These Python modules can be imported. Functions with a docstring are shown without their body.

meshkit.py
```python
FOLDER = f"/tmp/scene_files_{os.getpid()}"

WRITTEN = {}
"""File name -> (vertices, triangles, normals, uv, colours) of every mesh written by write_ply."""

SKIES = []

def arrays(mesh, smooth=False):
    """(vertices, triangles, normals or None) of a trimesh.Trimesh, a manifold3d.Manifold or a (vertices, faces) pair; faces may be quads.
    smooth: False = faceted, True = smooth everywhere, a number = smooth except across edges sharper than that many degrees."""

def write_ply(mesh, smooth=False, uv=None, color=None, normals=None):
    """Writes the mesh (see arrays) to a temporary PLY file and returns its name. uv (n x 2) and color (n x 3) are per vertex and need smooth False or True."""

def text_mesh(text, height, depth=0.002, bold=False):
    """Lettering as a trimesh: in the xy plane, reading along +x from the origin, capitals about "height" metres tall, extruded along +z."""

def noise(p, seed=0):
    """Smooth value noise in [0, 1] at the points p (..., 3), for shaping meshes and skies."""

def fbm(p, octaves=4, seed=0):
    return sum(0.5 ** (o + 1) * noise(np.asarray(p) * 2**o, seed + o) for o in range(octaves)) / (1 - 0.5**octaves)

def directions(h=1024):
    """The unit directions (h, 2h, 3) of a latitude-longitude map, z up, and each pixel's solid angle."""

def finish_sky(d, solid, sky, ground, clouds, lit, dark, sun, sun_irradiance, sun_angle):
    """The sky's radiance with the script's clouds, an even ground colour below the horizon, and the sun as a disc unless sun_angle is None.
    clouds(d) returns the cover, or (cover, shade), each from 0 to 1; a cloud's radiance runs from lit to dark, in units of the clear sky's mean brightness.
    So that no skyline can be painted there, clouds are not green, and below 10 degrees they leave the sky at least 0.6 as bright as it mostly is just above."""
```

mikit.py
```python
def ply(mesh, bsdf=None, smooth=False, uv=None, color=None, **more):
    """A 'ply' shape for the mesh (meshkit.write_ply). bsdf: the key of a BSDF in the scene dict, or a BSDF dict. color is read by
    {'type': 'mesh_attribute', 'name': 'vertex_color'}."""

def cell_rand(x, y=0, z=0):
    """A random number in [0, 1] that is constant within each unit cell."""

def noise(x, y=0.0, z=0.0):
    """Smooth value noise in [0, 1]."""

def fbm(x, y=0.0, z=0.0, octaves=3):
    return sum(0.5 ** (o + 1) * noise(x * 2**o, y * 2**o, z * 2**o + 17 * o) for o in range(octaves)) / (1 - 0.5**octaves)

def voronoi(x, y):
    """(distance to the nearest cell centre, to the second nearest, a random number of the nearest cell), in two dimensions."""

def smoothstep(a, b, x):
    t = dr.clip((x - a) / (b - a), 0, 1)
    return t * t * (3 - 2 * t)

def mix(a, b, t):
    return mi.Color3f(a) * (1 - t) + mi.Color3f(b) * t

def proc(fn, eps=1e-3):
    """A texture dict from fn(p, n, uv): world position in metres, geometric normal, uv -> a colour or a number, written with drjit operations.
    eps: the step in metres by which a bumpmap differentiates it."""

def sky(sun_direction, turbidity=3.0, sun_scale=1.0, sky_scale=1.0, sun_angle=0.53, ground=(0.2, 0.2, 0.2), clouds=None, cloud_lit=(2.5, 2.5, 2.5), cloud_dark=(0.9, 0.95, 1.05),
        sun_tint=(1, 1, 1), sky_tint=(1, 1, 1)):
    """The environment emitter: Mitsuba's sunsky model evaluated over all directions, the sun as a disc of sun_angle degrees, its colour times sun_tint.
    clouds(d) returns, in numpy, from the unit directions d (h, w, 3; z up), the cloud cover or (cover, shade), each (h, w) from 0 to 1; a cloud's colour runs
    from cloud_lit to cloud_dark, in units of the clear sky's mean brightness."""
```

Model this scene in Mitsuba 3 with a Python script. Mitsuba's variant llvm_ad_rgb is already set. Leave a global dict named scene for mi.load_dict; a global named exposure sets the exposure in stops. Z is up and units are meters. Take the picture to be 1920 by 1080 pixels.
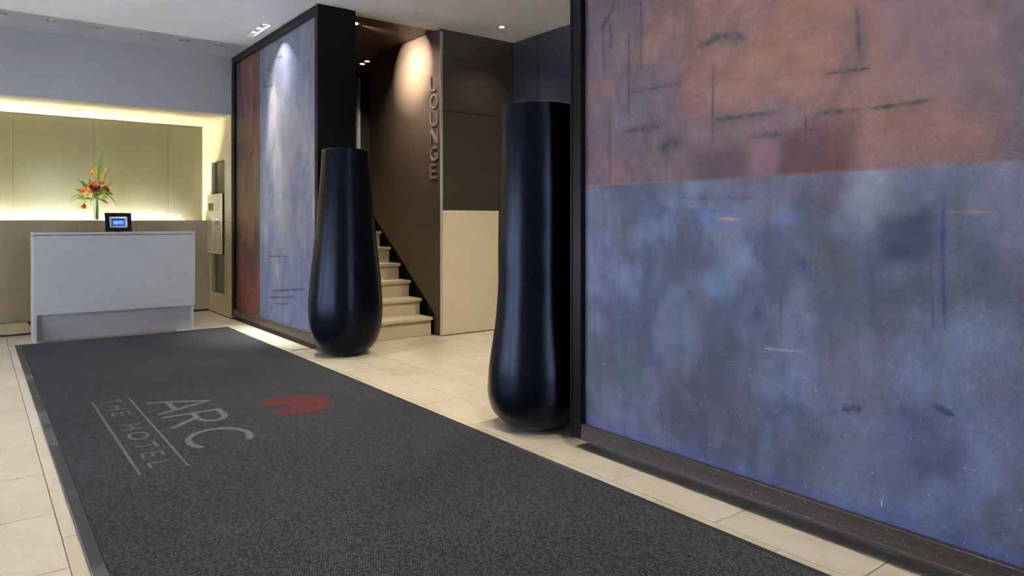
import math
import numpy as np, trimesh, drjit as dr, mitsuba as mi
import shapely.geometry as sg
from shapely.ops import unary_union
import meshkit, mikit
from mikit import noise, fbm, smoothstep, mix

T = mi.ScalarTransform4f
rng = np.random.default_rng(7)
scene, labels = {}, {}
H = 3.094            # ceiling height
EYE = 1.15

# ------------------------------------------------------------------ camera, sky, exposure
exposure = 0.12
_yaw = math.radians(37.479)
_f = 1317.26
scene['camera'] = {'type': 'perspective', 'fov': 2 * math.degrees(math.atan(960 / _f)), 'fov_axis': 'x', 'near_clip': 0.05, 'far_clip': 100.0,
                   'principal_point_offset_x': 0.0, 'principal_point_offset_y': (540.0 - 416.0) / 1080.0,
                   'to_world': T().look_at(origin=[0, 0, EYE], target=[math.sin(_yaw), math.cos(_yaw), EYE], up=[0, 0, 1])}


def overcast(d):
    return np.ones(d.shape[:2])


SKY = 134.0
LAMP = 1.0
scene['sky'] = mikit.sky([-0.5, 0.3, 0.8], sun_scale=0.0, sky_scale=SKY, ground=(0.95, 0.95, 0.95), clouds=overcast,
                         cloud_lit=(0.87, 0.98, 1.24), cloud_dark=(0.87, 0.98, 1.24))
scene['sky']['sampling_weight'] = 12.0


# ------------------------------------------------------------------ helpers
def tag(key, label=None, cat=None, group=None, kind=None):
    d = {}
    if label: d['label'] = label
    if cat: d['category'] = cat
    if group: d['group'] = group
    if kind: d['kind'] = kind
    labels[key] = d
    return key


used = {}


def numbered(name):
    k = used.get(name, 0)
    used[name] = k + 1
    return name if k == 0 else f'{name}_{k:03d}'


def put(name, mesh, bsdf, parent=None, smooth=False, label=None, **more):
    key = numbered(name if parent is None else parent + '__' + name)
    scene[key] = mikit.ply(mesh, bsdf, smooth=smooth, **more)
    if label: tag(key, label)
    return key


def box(x0, x1, y0, y1, z0, z1, c=0.0):
    c = min(c, (x1 - x0) / 3, (y1 - y0) / 3, (z1 - z0) / 3)
    if c <= 0:
        m = trimesh.creation.box([x1 - x0, y1 - y0, z1 - z0])
        m.apply_translation([(x0 + x1) / 2, (y0 + y1) / 2, (z0 + z1) / 2])
        return m
    p = []
    for sx in (0, 1):
        for sy in (0, 1):
            for sz in (0, 1):
                x, y, z = (x0, x1)[sx], (y0, y1)[sy], (z0, z1)[sz]
                ix, iy, iz = (c, -c)[sx], (c, -c)[sy], (c, -c)[sz]
                p += [(x + ix, y + iy, z), (x + ix, y, z + iz), (x, y + iy, z + iz)]
    return trimesh.convex.convex_hull(np.array(p))


def cat(*ms):
    return trimesh.util.concatenate([m for m in ms])


def lathe(profile, n=64, at=(0, 0, 0)):
    m = trimesh.creation.revolve(np.array(profile, float), sections=n)
    m.apply_translation(at)
    return m


def prism_z(poly, z0, z1):
    m = trimesh.creation.extrude_polygon(poly, z1 - z0, engine='earcut')
    m.apply_translation([0, 0, z0])
    return m


def prism_x(poly, x0, x1):
    """poly in (y, z), extruded from x0 to x1"""
    m = trimesh.creation.extrude_polygon(poly, x1 - x0, engine='earcut')
    m.apply_transform(np.array([[0, 0, 1, x0], [1, 0, 0, 0], [0, 1, 0, 0], [0, 0, 0, 1.0]]))
    return m


def prism_y(poly, y0, y1):
    """poly in (x, z), extruded from y0 to y1"""
    m = trimesh.creation.extrude_polygon(poly, y1 - y0, engine='earcut')
    m.apply_transform(np.array([[1, 0, 0, 0], [0, 0, 1, y0], [0, 1, 0, 0], [0, 0, 0, 1.0]]))
    return m


def tube(points, radii, sides=7):
    p = np.asarray(points, float)
    r = np.broadcast_to(radii, (len(p),))
    t = np.gradient(p, axis=0)
    t /= np.linalg.norm(t, axis=1, keepdims=True) + 1e-12
    a = np.cross(t, [0.31, 0.17, 0.93])
    a /= np.linalg.norm(a, axis=1, keepdims=True) + 1e-12
    b = np.cross(t, a)
    ang = np.arange(sides) * 2 * np.pi / sides
    v = p[:, None] + r[:, None, None] * (np.cos(ang)[None, :, None] * a[:, None] + np.sin(ang)[None, :, None] * b[:, None])
    n = len(p)
    f = []
    for i in range(n - 1):
        for j in range(sides):
            k = (j + 1) % sides
            f += [(i * sides + j, i * sides + k, (i + 1) * sides + k), (i * sides + j, (i + 1) * sides + k, (i + 1) * sides + j)]
    for j in range(1, sides - 1):
        f += [(0, j + 1, j), ((n - 1) * sides, (n - 1) * sides + j, (n - 1) * sides + j + 1)]
    m = trimesh.Trimesh(v.reshape(-1, 3), f, process=False)
    m.fix_normals()
    return m


def bezier(*pts, n=14):
    pts = np.array(pts, float)
    t = np.linspace(0, 1, n)[:, None]
    while True:
        if len(pts) == 3:
            return (1 - t) ** 2 * pts[0] + 2 * t * (1 - t) * pts[1] + t ** 2 * pts[2]
        if len(pts) == 2:
            return (1 - t) * pts[0] + t * pts[1]
        return (1 - t) ** 3 * pts[0] + 3 * t * (1 - t) ** 2 * pts[1] + 3 * t ** 2 * (1 - t) * pts[2] + t ** 3 * pts[3]


def srgb(r, g, b):
    c = np.array([r, g, b]) / 255.0
    return [float(x) for x in np.where(c <= 0.04045, c / 12.92, ((c + 0.055) / 1.055) ** 2.4)]


# ------------------------------------------------------------------ materials
def mat(key, color, rough=0.5, metallic=0.0, spec=0.5, bump=None, bump_scale=1.0, clearcoat=0.0, cc_gloss=0.9, eps=1e-3, sheen=0.0):
    tex = mikit.proc(color) if callable(color) else {'type': 'rgb', 'value': list(color)}
    d = {'type': 'principled', 'base_color': tex, 'roughness': rough, 'metallic': metallic, 'specular': spec}
    if clearcoat: d.update(clearcoat=clearcoat, clearcoat_gloss=cc_gloss)
    if sheen: d.update(sheen=sheen)
    if bump is not None:
        d = {'type': 'bumpmap', 'arbitrary': mikit.proc(bump, eps), 'scale': bump_scale, 'bsdf': d}
    scene[key] = {'type': 'twosided', 'bsdf': d}
    return key


def stone(base, vein, s=1.0):
    def fn(p, n, uv):
        a = fbm(p.x * 3.1 * s, p.y * 3.1 * s, p.z * 3.1 * s + 4, octaves=4)
        b = fbm(p.x * 22 * s, p.y * 9 * s, p.z * 22 * s, octaves=3)
        sp = smoothstep(0.93, 0.97, noise(p.x * 52 * s, p.y * 52 * s, p.z * 52 * s))
        c = mix(base, vein, dr.clip(0.75 * (a - 0.35) * 1.6 + 0.45 * (b - 0.5), 0, 1))
        return mix(c, [0.7 * v for v in vein], 0.5 * sp)
    return fn


TILE = [(0.515, 0.475, 0.40), (0.495, 0.45, 0.37), (0.535, 0.495, 0.425), (0.505, 0.465, 0.39)]
for i, c in enumerate(TILE):
    mat(f'mat_tile_{i}', stone(c, [v * q for v, q in zip(c, (0.90, 0.87, 0.80))], 1.0), rough=0.34, spec=0.45)
mat('mat_grout', (0.19, 0.14, 0.095), rough=0.8)
mat('mat_white_paint', (0.85, 0.85, 0.85), rough=0.85, spec=0.2)
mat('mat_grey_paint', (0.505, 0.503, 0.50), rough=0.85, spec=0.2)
mat('mat_cream_paint', (0.42, 0.365, 0.26), rough=0.8, spec=0.2)
mat('mat_brown_ceiling', (0.026, 0.012, 0.006), rough=0.45)
mat('mat_desk_stone', stone((0.375, 0.372, 0.365), (0.335, 0.332, 0.322)), rough=0.5, spec=0.4)
mat('mat_counter_stone', stone((0.34, 0.28, 0.17), (0.285, 0.235, 0.14)), rough=0.5, spec=0.3)
mat('mat_wall_stone', stone((0.76, 0.675, 0.53), (0.72, 0.635, 0.49)), rough=0.55, spec=0.3)
mat('mat_side_stone', stone((0.60, 0.51, 0.345), (0.54, 0.455, 0.30)), rough=0.55, spec=0.3)
mat('mat_stair_stone', stone((0.66, 0.58, 0.43), (0.58, 0.50, 0.36)), rough=0.5, spec=0.3)
mat('mat_back_glass', (0.215, 0.215, 0.137), rough=0.09, spec=0.07)
mat('mat_black_frame', (0.003, 0.003, 0.0035), rough=0.36, spec=0.10)
mat('mat_black', (0.004, 0.004, 0.005), rough=0.6, spec=0.3)
mat('mat_dark_slot', (0.055, 0.052, 0.032), rough=0.22, spec=0.5)
mat('mat_alu', (0.62, 0.62, 0.64), rough=0.35, metallic=1.0)
mat('mat_chrome', (0.80, 0.80, 0.80), rough=0.12, metallic=1.0)
mat('mat_trim_metal', (0.66, 0.64, 0.62), rough=0.4, metallic=0.4)
mat('mat_dark_reflector', (0.16, 0.16, 0.16), rough=0.12, metallic=1.0)
mat('mat_silver_plate', (0.72, 0.70, 0.64), rough=0.06, metallic=1.0)
mat('mat_board', (0.70, 0.64, 0.49), rough=0.35, spec=0.5)
mat('mat_ink', (0.36, 0.31, 0.22), rough=0.6)


def wood_frame(p, n, uv):
    g = fbm(p.y * 2.2, p.z * 60, p.x * 60, octaves=3)
    ch = smoothstep(0.83, 0.9, noise(p.y * 150, p.z * 260, p.x * 90))
    return mix(mix((0.012, 0.010, 0.010), (0.035, 0.026, 0.022), g), (0.16, 0.12, 0.08), 0.5 * ch * smoothstep(0.2, 0.05, p.z))


mat('mat_wood_frame', wood_frame, rough=0.36, spec=0.55)


def bronze(p, n, uv):
    a = noise(p.x * 260, p.y * 260, p.z * 140)
    b = fbm(p.x * 1.5, p.y * 1.5, p.z * 1.5)
    return mix((0.092, 0.064, 0.049), (0.150, 0.106, 0.082), 0.55 * a + 0.45 * b)


mat('mat_bronze', bronze, rough=0.45, metallic=0.3, spec=0.5)


mat('mat_sign', (0.36, 0.30, 0.27), rough=0.35, metallic=0.3, spec=0.5)


def dark_metal(p, n, uv):
    b = fbm(p.x * 2.2, p.y * 2.2, p.z * 3.2 + 5, octaves=3)
    return mix((0.058, 0.048, 0.034), (0.085, 0.070, 0.050), b)


mat('mat_dark_metal', dark_metal, rough=0.40, metallic=0.35, spec=0.5)
mat('mat_dark_blue_metal', (0.036, 0.038, 0.047), rough=0.38, metallic=0.35, spec=0.5)


def vase_color(p, n, uv):
    g = fbm(p.x * 45, p.y * 45, p.z * 6, octaves=3)
    r = smoothstep(0.62, 0.85, fbm(p.x * 7, p.y * 7, p.z * 5 + 9)) * smoothstep(0.5, 0.1, p.z)
    return mix(mix((0.0035, 0.0047, 0.0076), (0.0105, 0.0136, 0.0205), g), (0.028, 0.013, 0.010), 0.7 * r)


def vase_bump(p, n, uv):
    return fbm(p.x * 210, p.y * 210, p.z * 70, octaves=3)


mat('mat_vase', vase_color, rough=0.30, metallic=0.8, spec=0.15, bump=vase_bump, bump_scale=0.0005, eps=1.0e-3)


# carpet: small basket weave
def weave(p):
    u, v = p.x * 105.0, p.y * 105.0
    row = dr.floor(v)
    s = u + 0.5 * (row - 2 * dr.floor(row * 0.5))
    fu, fv = s - dr.floor(s) - 0.5, v - row - 0.5
    knob = dr.maximum(0, 1 - 2.6 * (fu * fu + fv * fv))
    return knob, mikit.cell_rand(dr.floor(s), row, 3)


def carpet_color(lo, hi):
    def fn(p, n, uv):
        k, r = weave(p)
        w = 0.5 + 0.9 * (fbm(p.x * 1.3, p.y * 1.3, 2.0) - 0.5)
        c = mix(lo, hi, dr.clip(k * (0.35 + 0.65 * r), 0, 1))
        return c * (0.78 + 0.44 * w)
    return fn


def carpet_bump(p, n, uv):
    return weave(p)[0]


mat('mat_carpet', carpet_color((0.003, 0.003, 0.0034), (0.076, 0.078, 0.086)), rough=0.9, spec=0.15, bump=carpet_bump, bump_scale=0.003, eps=8e-4)
mat('mat_carpet_grey', carpet_color((0.046, 0.046, 0.048), (0.138, 0.138, 0.142)), rough=0.9, spec=0.15)
mat('mat_carpet_red', carpet_color((0.040, 0.012, 0.013), (0.115, 0.030, 0.032)), rough=0.9, spec=0.15)


def rubber(p, n, uv):
    s = smoothstep(0.52, 0.75, fbm(p.x * 6, p.y * 3.2, 1.0, octaves=4))
    return mix((0.018, 0.018, 0.019), (0.06, 0.06, 0.063), 0.8 * s)


mat('mat_rubber', rubber, rough=0.5, spec=0.4)


# the two abstract canvases
def seg(y, z, a, b):
    ax, az, bx, bz = a[0], a[1], b[0], b[1]
    dx, dz = bx - ax, bz - az
    t = dr.clip(((y - ax) * dx + (z - az) * dz) / (dx * dx + dz * dz + 1e-9), 0, 1)
    return dr.sqrt(dr.square(y - ax - t * dx) + dr.square(z - az - t * dz)), t


def stroke(c, y, z, pts, w, col, op=0.8, grain=None):
    for a, b in zip(pts[:-1], pts[1:]):
        d, t = seg(y, z, a, b)
        tip = smoothstep(0.0, 0.25, t + .08) * smoothstep(1.0, 0.75, t - .08)
        c = mix(c, col, dr.minimum(1.25 * op, 1) * (0.5 + 0.5 * smoothstep(0.35, 0.6, noise(y * 42, z * 42, 9.0))) * smoothstep(w * (0.25 + 0.85 * tip), 0.0, d * (0.55 + 0.9 * grain)))
        c = mix(c, col, 0.22 * op * smoothstep(w * 3.2, w * 0.3, d * (0.6 + 0.8 * grain)))
    return c


def patch(c, y, z, r, col, op, soft=0.07):
    a = smoothstep(r[0] - soft, r[0] + soft, y) * smoothstep(r[1] + soft, r[1] - soft, y)
    b = smoothstep(r[2] - soft, r[2] + soft, z) * smoothstep(r[3] + soft, r[3] - soft, z)
    return mix(c, col, op * a * b)


INK = (0.040, 0.047, 0.062)
RED_STROKES = [([(2.228, 2.5), (2.225, 1.859)], .0089), ([(2.304, 2.031), (2.304, 1.658)], .0079), ([(2.422, 2.102), (2.419, 1.997)], .0163), ([(2.471, 2.09), (2.468, 1.854)], .0059),
    ([(2.398, 2.201), (2.488, 2.093)], .0162), ([(2.282, 1.759), (2.006, 1.758)], .0113), ([(2.32, 1.582), (2.122, 1.582)], .0182), ([(2.129, 1.485), (1.987, 1.499)], .039),
    ([(1.904, 1.901), (1.777, 1.92), (1.669, 1.888)], .0246), ([(1.824, 1.81), (1.828, 1.49)], .007), ([(1.812, 1.578), (1.663, 1.575), (1.526, 1.575)], .014),
    ([(1.372, 1.547), (1.213, 1.544)], .0123), ([(1.172, 1.541), (.974, 1.545)], .0083), ([(1.222, 1.904), (1.213, 1.747)], .0117), ([(1.344, 1.688), (1.18, 1.683)], .007),
    ([(1.658, 1.491), (1.557, 1.482)], .0057), ([(1.588, 1.491), (1.521, 1.485)], .0169), ([(1.412, 1.532), (1.411, 1.447)], .0062), ([(1.433, 1.496), (1.344, 1.489)], .0072),
    ([(2.43, 1.65), (2.427, 1.335)], .0035)]
BLUE_STROKES = [([(1.987, 1.253), (1.516, 1.245)], .0105, (.07, .09, .20), .6), ([(2.267, 1.205), (1.788, 1.196)], .0135, (.07, .10, .23), .6), ([(1.788, 1.164), (1.686, 1.16)], .006, (.45, .26, .18), .8),
    ([(.932, 1.181), (.806, 1.181)], .0045, (.30, .20, .16), .5), ([(.944, 1.218), (.946, 1.042)], .0107, (.035, .05, .17), .85), ([(1.48, .987), (1.413, .999)], .0096, (.045, .06, .16), .8),
    ([(1.419, 1.025), (1.419, .972)], .0035, (.045, .06, .15), .8), ([(1.62, .811), (1.615, .772)], .0225, (.05, .065, .17), .8), ([(1.516, .87), (1.516, .712)], .0036, (.05, .06, .14), .7),
    ([(.948, 1.109), (.94, .806)], .0071, (.035, .045, .14), .8), ([(.982, 1.026), (.973, .802)], .0025, (.05, .06, .14), .7), ([(1.269, .479), (1.235, .497), (1.207, .495)], .018, (.04, .045, .10), .85),
    ([(.982, .555), (.917, .54)], .0164, (.05, .055, .12), .7), ([(1.582, .654), (1.413, .664)], .0037, (.45, .46, .50), .6)]


def big_canvas(p, n, uv):
    y, z = p.y, p.z
    w1, w2 = fbm(y * 2.6, z * 2.6, 3.0, octaves=4) - 0.5, fbm(y * 2.6 + 40, z * 2.6, 8.0, octaves=4) - 0.5
    yw, zw = y + 0.22 * w1, z + 0.22 * w2
    v1, v2 = fbm(y * 9, z * 6, 23.0, octaves=4) - 0.5, fbm(y * 9, z * 6, 28.0, octaves=4) - 0.5
    cl = fbm((yw + .16 * v1) * 4.0, (zw + .16 * v2) * 3.0, 1.0, octaves=5)
    cl2 = fbm((yw + .12 * v2) * 2.4 + 9, (zw + .12 * v1) * 1.9, 6.0, octaves=5)
    vs = fbm(y * 30, z * 4.5, 2.0, octaves=3)
    hs = fbm(y * 4.5, z * 34, 4.0, octaves=3)
    gr = fbm(y * 60, z * 60, 5.0, octaves=2)
    # upper field
    r = mix((.290, .150, .135), (.225, .150, .170), smoothstep(0.38, 0.64, cl2))
    r = mix(r, (.170, .115, .140), 0.7 * smoothstep(0.50, 0.72, cl))
    r = mix(r, (.36, .185, .135), 0.65 * smoothstep(0.5, 0.72, fbm(yw * 4 + 3, zw * 4, 11.0)))
    r = patch(r, yw, zw, (2.15, 2.55, 1.55, 1.76), (.185, .150, .190), .75)
    r = patch(r, yw, zw, (1.35, 1.80, 1.62, 1.84), (.345, .180, .140), .65)
    r = patch(r, yw, zw, (1.20, 1.60, 1.84, 2.05), (.350, .185, .135), .6)
    r = patch(r, yw, zw, (.80, 1.20, 1.33, 1.56), (.330, .170, .135), .6)
    r = patch(r, yw, zw, (.30, .77, 1.2, 1.85), (.150, .130, .165), .8)
    r = patch(r, yw, zw, (.80, 1.14, 1.66, 1.86), (.23, .145, .165), .7)
    r = patch(r, yw, zw, (1.85, 2.0, 1.62, 1.9), (.30, .135, .115), .6, .04)
    r = patch(r, y + .10 * w1 + .05 * v1, z + .1 * w2, (1.66, 1.93, 1.20, 1.47), (.085, .042, .060), .75, .06)
    r = patch(r, y + .10 * w1 + .05 * v2, z + .1 * w2, (1.215, 1.56, 1.20, 1.51), (.115, .040, .052), .8, .06)
    r = patch(r, y + .03 * w1, z, (1.53, 1.645, 1.20, 1.56), (.290, .150, .190), .75, .035)
    r = mix(r, (.19, .095, .105), 0.45 * smoothstep(0.55, 0.8, vs) * smoothstep(1.7, 2.2, y))
    r = mix(r, (.13, .095, .12), 0.5 * smoothstep(2.42, 2.60, y))
    r = r * (0.90 + 0.20 * hs) * mi.Color3f(.70, .73, .80)
    for pts, w in RED_STROKES:
        r = stroke(r, y, z, pts, w * 1.15, INK, .8, gr)
    # lower field
    b = mix((.105, .135, .235), (.165, .200, .300), smoothstep(0.25, 0.75, cl2))
    b = mix(b, (.068, .086, .150), 0.95 * smoothstep(0.40, 0.68, cl))
    b = mix(b, (.150, .140, .195), 0.75 * smoothstep(0.40, 0.74, fbm((yw + .14 * v1) * 3.2 + 7, (zw + .1 * v2) * 2.4, 21.0, octaves=5)))
    b = mix(b, (.080, .098, .115), 0.7 * smoothstep(0.46, 0.78, fbm((yw + .14 * v2) * 3.0 + 1, (zw + .14 * v1) * 3.4, 31.0, octaves=5)))
    b = patch(b, yw, zw, (1.06, 1.22, 1.18, 1.40), (.250, .280, .340), .8)
    b = patch(b, yw, zw, (1.22, 1.38, 1.22, 1.40), (.110, .090, .135), .8, .04)
    b = patch(b, yw, zw, (.955, 1.09, 1.04, 1.22), (.040, .048, .095), .9, .035)
    b = patch(b, y + .1 * w1, z + .05 * w2, (1.66, 1.90, 1.13, 1.20), (.085, .150, .330), .6, .03)
    b = patch(b, y + .1 * w1, z + .05 * w2, (1.40, 1.53, 1.13, 1.19), (.110, .175, .340), .6, .03)
    b = patch(b, yw, zw, (1.74, 1.86, .85, .95), (.130, .250, .400), .7, .04)
    b = patch(b, yw, zw, (2.19, 2.61, .35, .60), (.080, .105, .125), .75)
    b = patch(b, yw, zw, (1.60, 2.11, .24, .52), (.100, .088, .125), .75)
    b = patch(b, yw, zw, (.70, .90, .66, .86), (.170, .215, .310), .6)
    b = patch(b, yw, zw, (1.38, 1.50, .72, .92), (.175, .175, .265), .6)
    b = patch(b, yw, zw, (1.18, 1.32, .96, 1.10), (.085, .085, .105), .75, .05)
    b = patch(b, yw, zw, (.94, 1.14, .34, .58), (.085, .095, .185), .7)
    b = patch(b, yw, zw, (1.75, 2.35, .95, 1.05), (.075, .090, .135), .6, .05)
    b = mix(b, (.085, .125, .290), 0.6 * smoothstep(0.21, 0.13, z))
    b = b * (0.86 + 0.28 * vs) * mi.Color3f(.98, 1.0, 1.08)
    for pts, w, col, op in BLUE_STROKES:
        b = stroke(b, y, z, pts, w * 1.1, col, op, gr)
    sp = smoothstep(0.962, 0.98, noise(y * 95, z * 95, 3.0)) * smoothstep(0.8, 0.3, z)
    b = mix(b, (.7, .72, .75), 0.7 * sp)
    edge = smoothstep(-0.004, 0.004, z - 1.327 + 0.008 * w1)
    c = mix(b, r, edge)
    c = mix(c, (.25, .18, .20), 0.25 * smoothstep(.008, .002, dr.abs(z - 1.331 + 0.008 * w1)))
    fine = fbm(y * 190, z * 150, 6.0, octaves=2)
    return c * (0.62 * (0.86 + 0.28 * fine) * (0.72 + 0.56 * fbm(yw * 15, zw * 13, 44.0, octaves=5)))


def tall_canvas(p, n, uv):
    y, z = p.y, p.z
    w1, w2 = fbm(y * 2.6, z * 1.6, 13.0, octaves=4) - 0.5, fbm(y * 2.6 + 40, z * 1.6, 18.0, octaves=4) - 0.5
    yw, zw = y + 0.22 * w1, z + 0.3 * w2
    cl = fbm(yw * 4.5, zw * 1.8, 1.0, octaves=4)
    vs = fbm(y * 26, z * 2.5, 2.0, octaves=3)
    gr = fbm(y * 60, z * 60, 5.0, octaves=2)
    b = mix((.175, .190, .255), (.265, .275, .330), smoothstep(.35, .65, cl))
    b = mix(b, (.150, .175, .285), 0.6 * smoothstep(.5, .7, fbm(yw * 3 + 5, zw * 2, 8.0)))
    b = mix(b, (.27, .25, .26), 0.5 * smoothstep(.5, .75, fbm(yw * 3.5 + 2, zw * 1.4, 15.0)))
    b = mix(b, (.140, .200, .300), .6 * smoothstep(7.50, 7.66, y))
    b = mix(b, (.13, .17, .31), .5 * smoothstep(.8, .2, z))
    b = b * (.93 + .14 * vs)
    for pts, w in [([(7.478, 2.757), (7.311, 2.742)], .0085), ([(7.23, 2.831), (6.994, 2.814)], .011), ([(7.608, 2.593), (7.27, 2.563)], .0086), ([(7.422, .791), (6.851, .807)], .0093),
                   ([(7.284, .434), (6.421, .518)], .0154), ([(7.375, .359), (6.65, .426)], .0124), ([(7.194, .313), (6.851, .339)], .0122)]:
        b = stroke(b, y, z, pts, w, (.06, .065, .09), .8, gr)
    b = stroke(b, y, z, [(7.15, 2.353), (7.158, 2.2)], .007, (.30, .10, .08), .8, gr)
    b = stroke(b, y, z, [(6.95, .56), (6.85, .57)], .02, (.40, .22, .14), .7, gr)
    r = mix((.235, .085, .060), (.115, .060, .062), smoothstep(.4, .62, cl))
    r = mix(r, (.300, .070, .045), .7 * smoothstep(.9, .3, z))
    r = mix(r, (.20, .125, .080), .6 * smoothstep(1.1, 1.3, z + .3 * w2) * smoothstep(2.0, 1.7, z + .3 * w1))
    r = r * (.84 + .32 * vs) * (.75 + .5 * fbm(yw * 7, zw * 4, 33.0, octaves=4))
    r = stroke(r, y, z, [(8.019, 1.912), (7.862, 1.949)], .01, (.05, .03, .04), .8, gr)
    sy = 7.70 + 0.012 * w1
    c = mix(b, r * .72, smoothstep(-.006, .006, y - sy))
    return c * (.54 * (.7 + .6 * fbm(yw * 9, zw * 6, 51.0, octaves=5)) * (.9 + .2 * gr))


def canvas_bump(p, n, uv):
    return 0.6 * fbm(p.y * 240, p.z * 240, 2.0, octaves=2) + fbm(p.y * 20, p.z * 9, 7.0, octaves=3)


mat('mat_big_canvas', big_canvas, rough=0.62, spec=0.35, bump=canvas_bump, bump_scale=0.0035, eps=1.5e-3)
mat('mat_tall_canvas', tall_canvas, rough=0.42, spec=0.5, bump=canvas_bump, bump_scale=0.003, eps=2e-3)
scene['mat_clear_glass'] = {'type': 'thindielectric', 'int_ior': 1.5}
scene['mat_vase_glass'] = {'type': 'thindielectric', 'int_ior': 1.45}

# ------------------------------------------------------------------ setting: floor
XL = -2.10          # street-side wall
YF = -2.60          # entrance wall
put('floor', box(XL - .4, 6.2, YF - .4, 10.4, -0.12, -0.004), 'mat_grout')
tag('floor', 'pale limestone tiled lobby floor', kind='structure')
TL = 0.5465
tile_full = {}
cols = [(2.25 + .265 * k, 2.25 + .265 * (k + 1), k % 2, 0.75, 6.16) for k in range(9)] + [(1.985, 2.25, 1, 0.75, 9.62)] + \
       [(2.25, 2.44, 0, 6.2, 9.62)] + [(1.72, 1.985, 0, 7.6, 9.62)] + [(.255, .52, 1, .75, 8.69)] + [(.255 - .265 * (k + 1), .255 - .265 * k, k % 2, 1.4, 8.69) for k in range(3)]
for (x0, x1, par, ya, yb) in cols:
    k0 = int(math.floor((ya - 0.02) / TL)) - 1
    for k in range(k0, k0 + 40):
        y0 = k * TL + 0.02 + (0.0 if par == 0 else TL / 2)
        a, b = max(y0, ya), min(y0 + TL, yb)
        if b - a < 0.03: continue
        key = numbered('floor__tile')
        v = int(rng.integers(len(TILE)))
        shp = (round(x1 - x0, 3), round(b - a, 3), v)
        if shp not in tile_full:
            g = 0.0016
            tile_full[shp] = mikit.ply(box(g, shp[0] - g, g, shp[1] - g, -0.004, 0.0, 0.0008), f'mat_tile_{v}')
        scene[key] = {**tile_full[shp], 'to_world': T().translate([x0, a, 0])}

# low staff platform behind the desk
put('low_platform', box(XL, .485, 8.70, 9.60, 0.0, .022, .002), 'mat_tile_1')
tag('low_platform', 'low stone-topped step behind the reception desk with a dark front edge', 'step')
put('front_edge', box(XL, .492, 8.672, 8.698, 0.0, .016), 'mat_black', 'low_platform', label='dark front edge strip')

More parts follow.
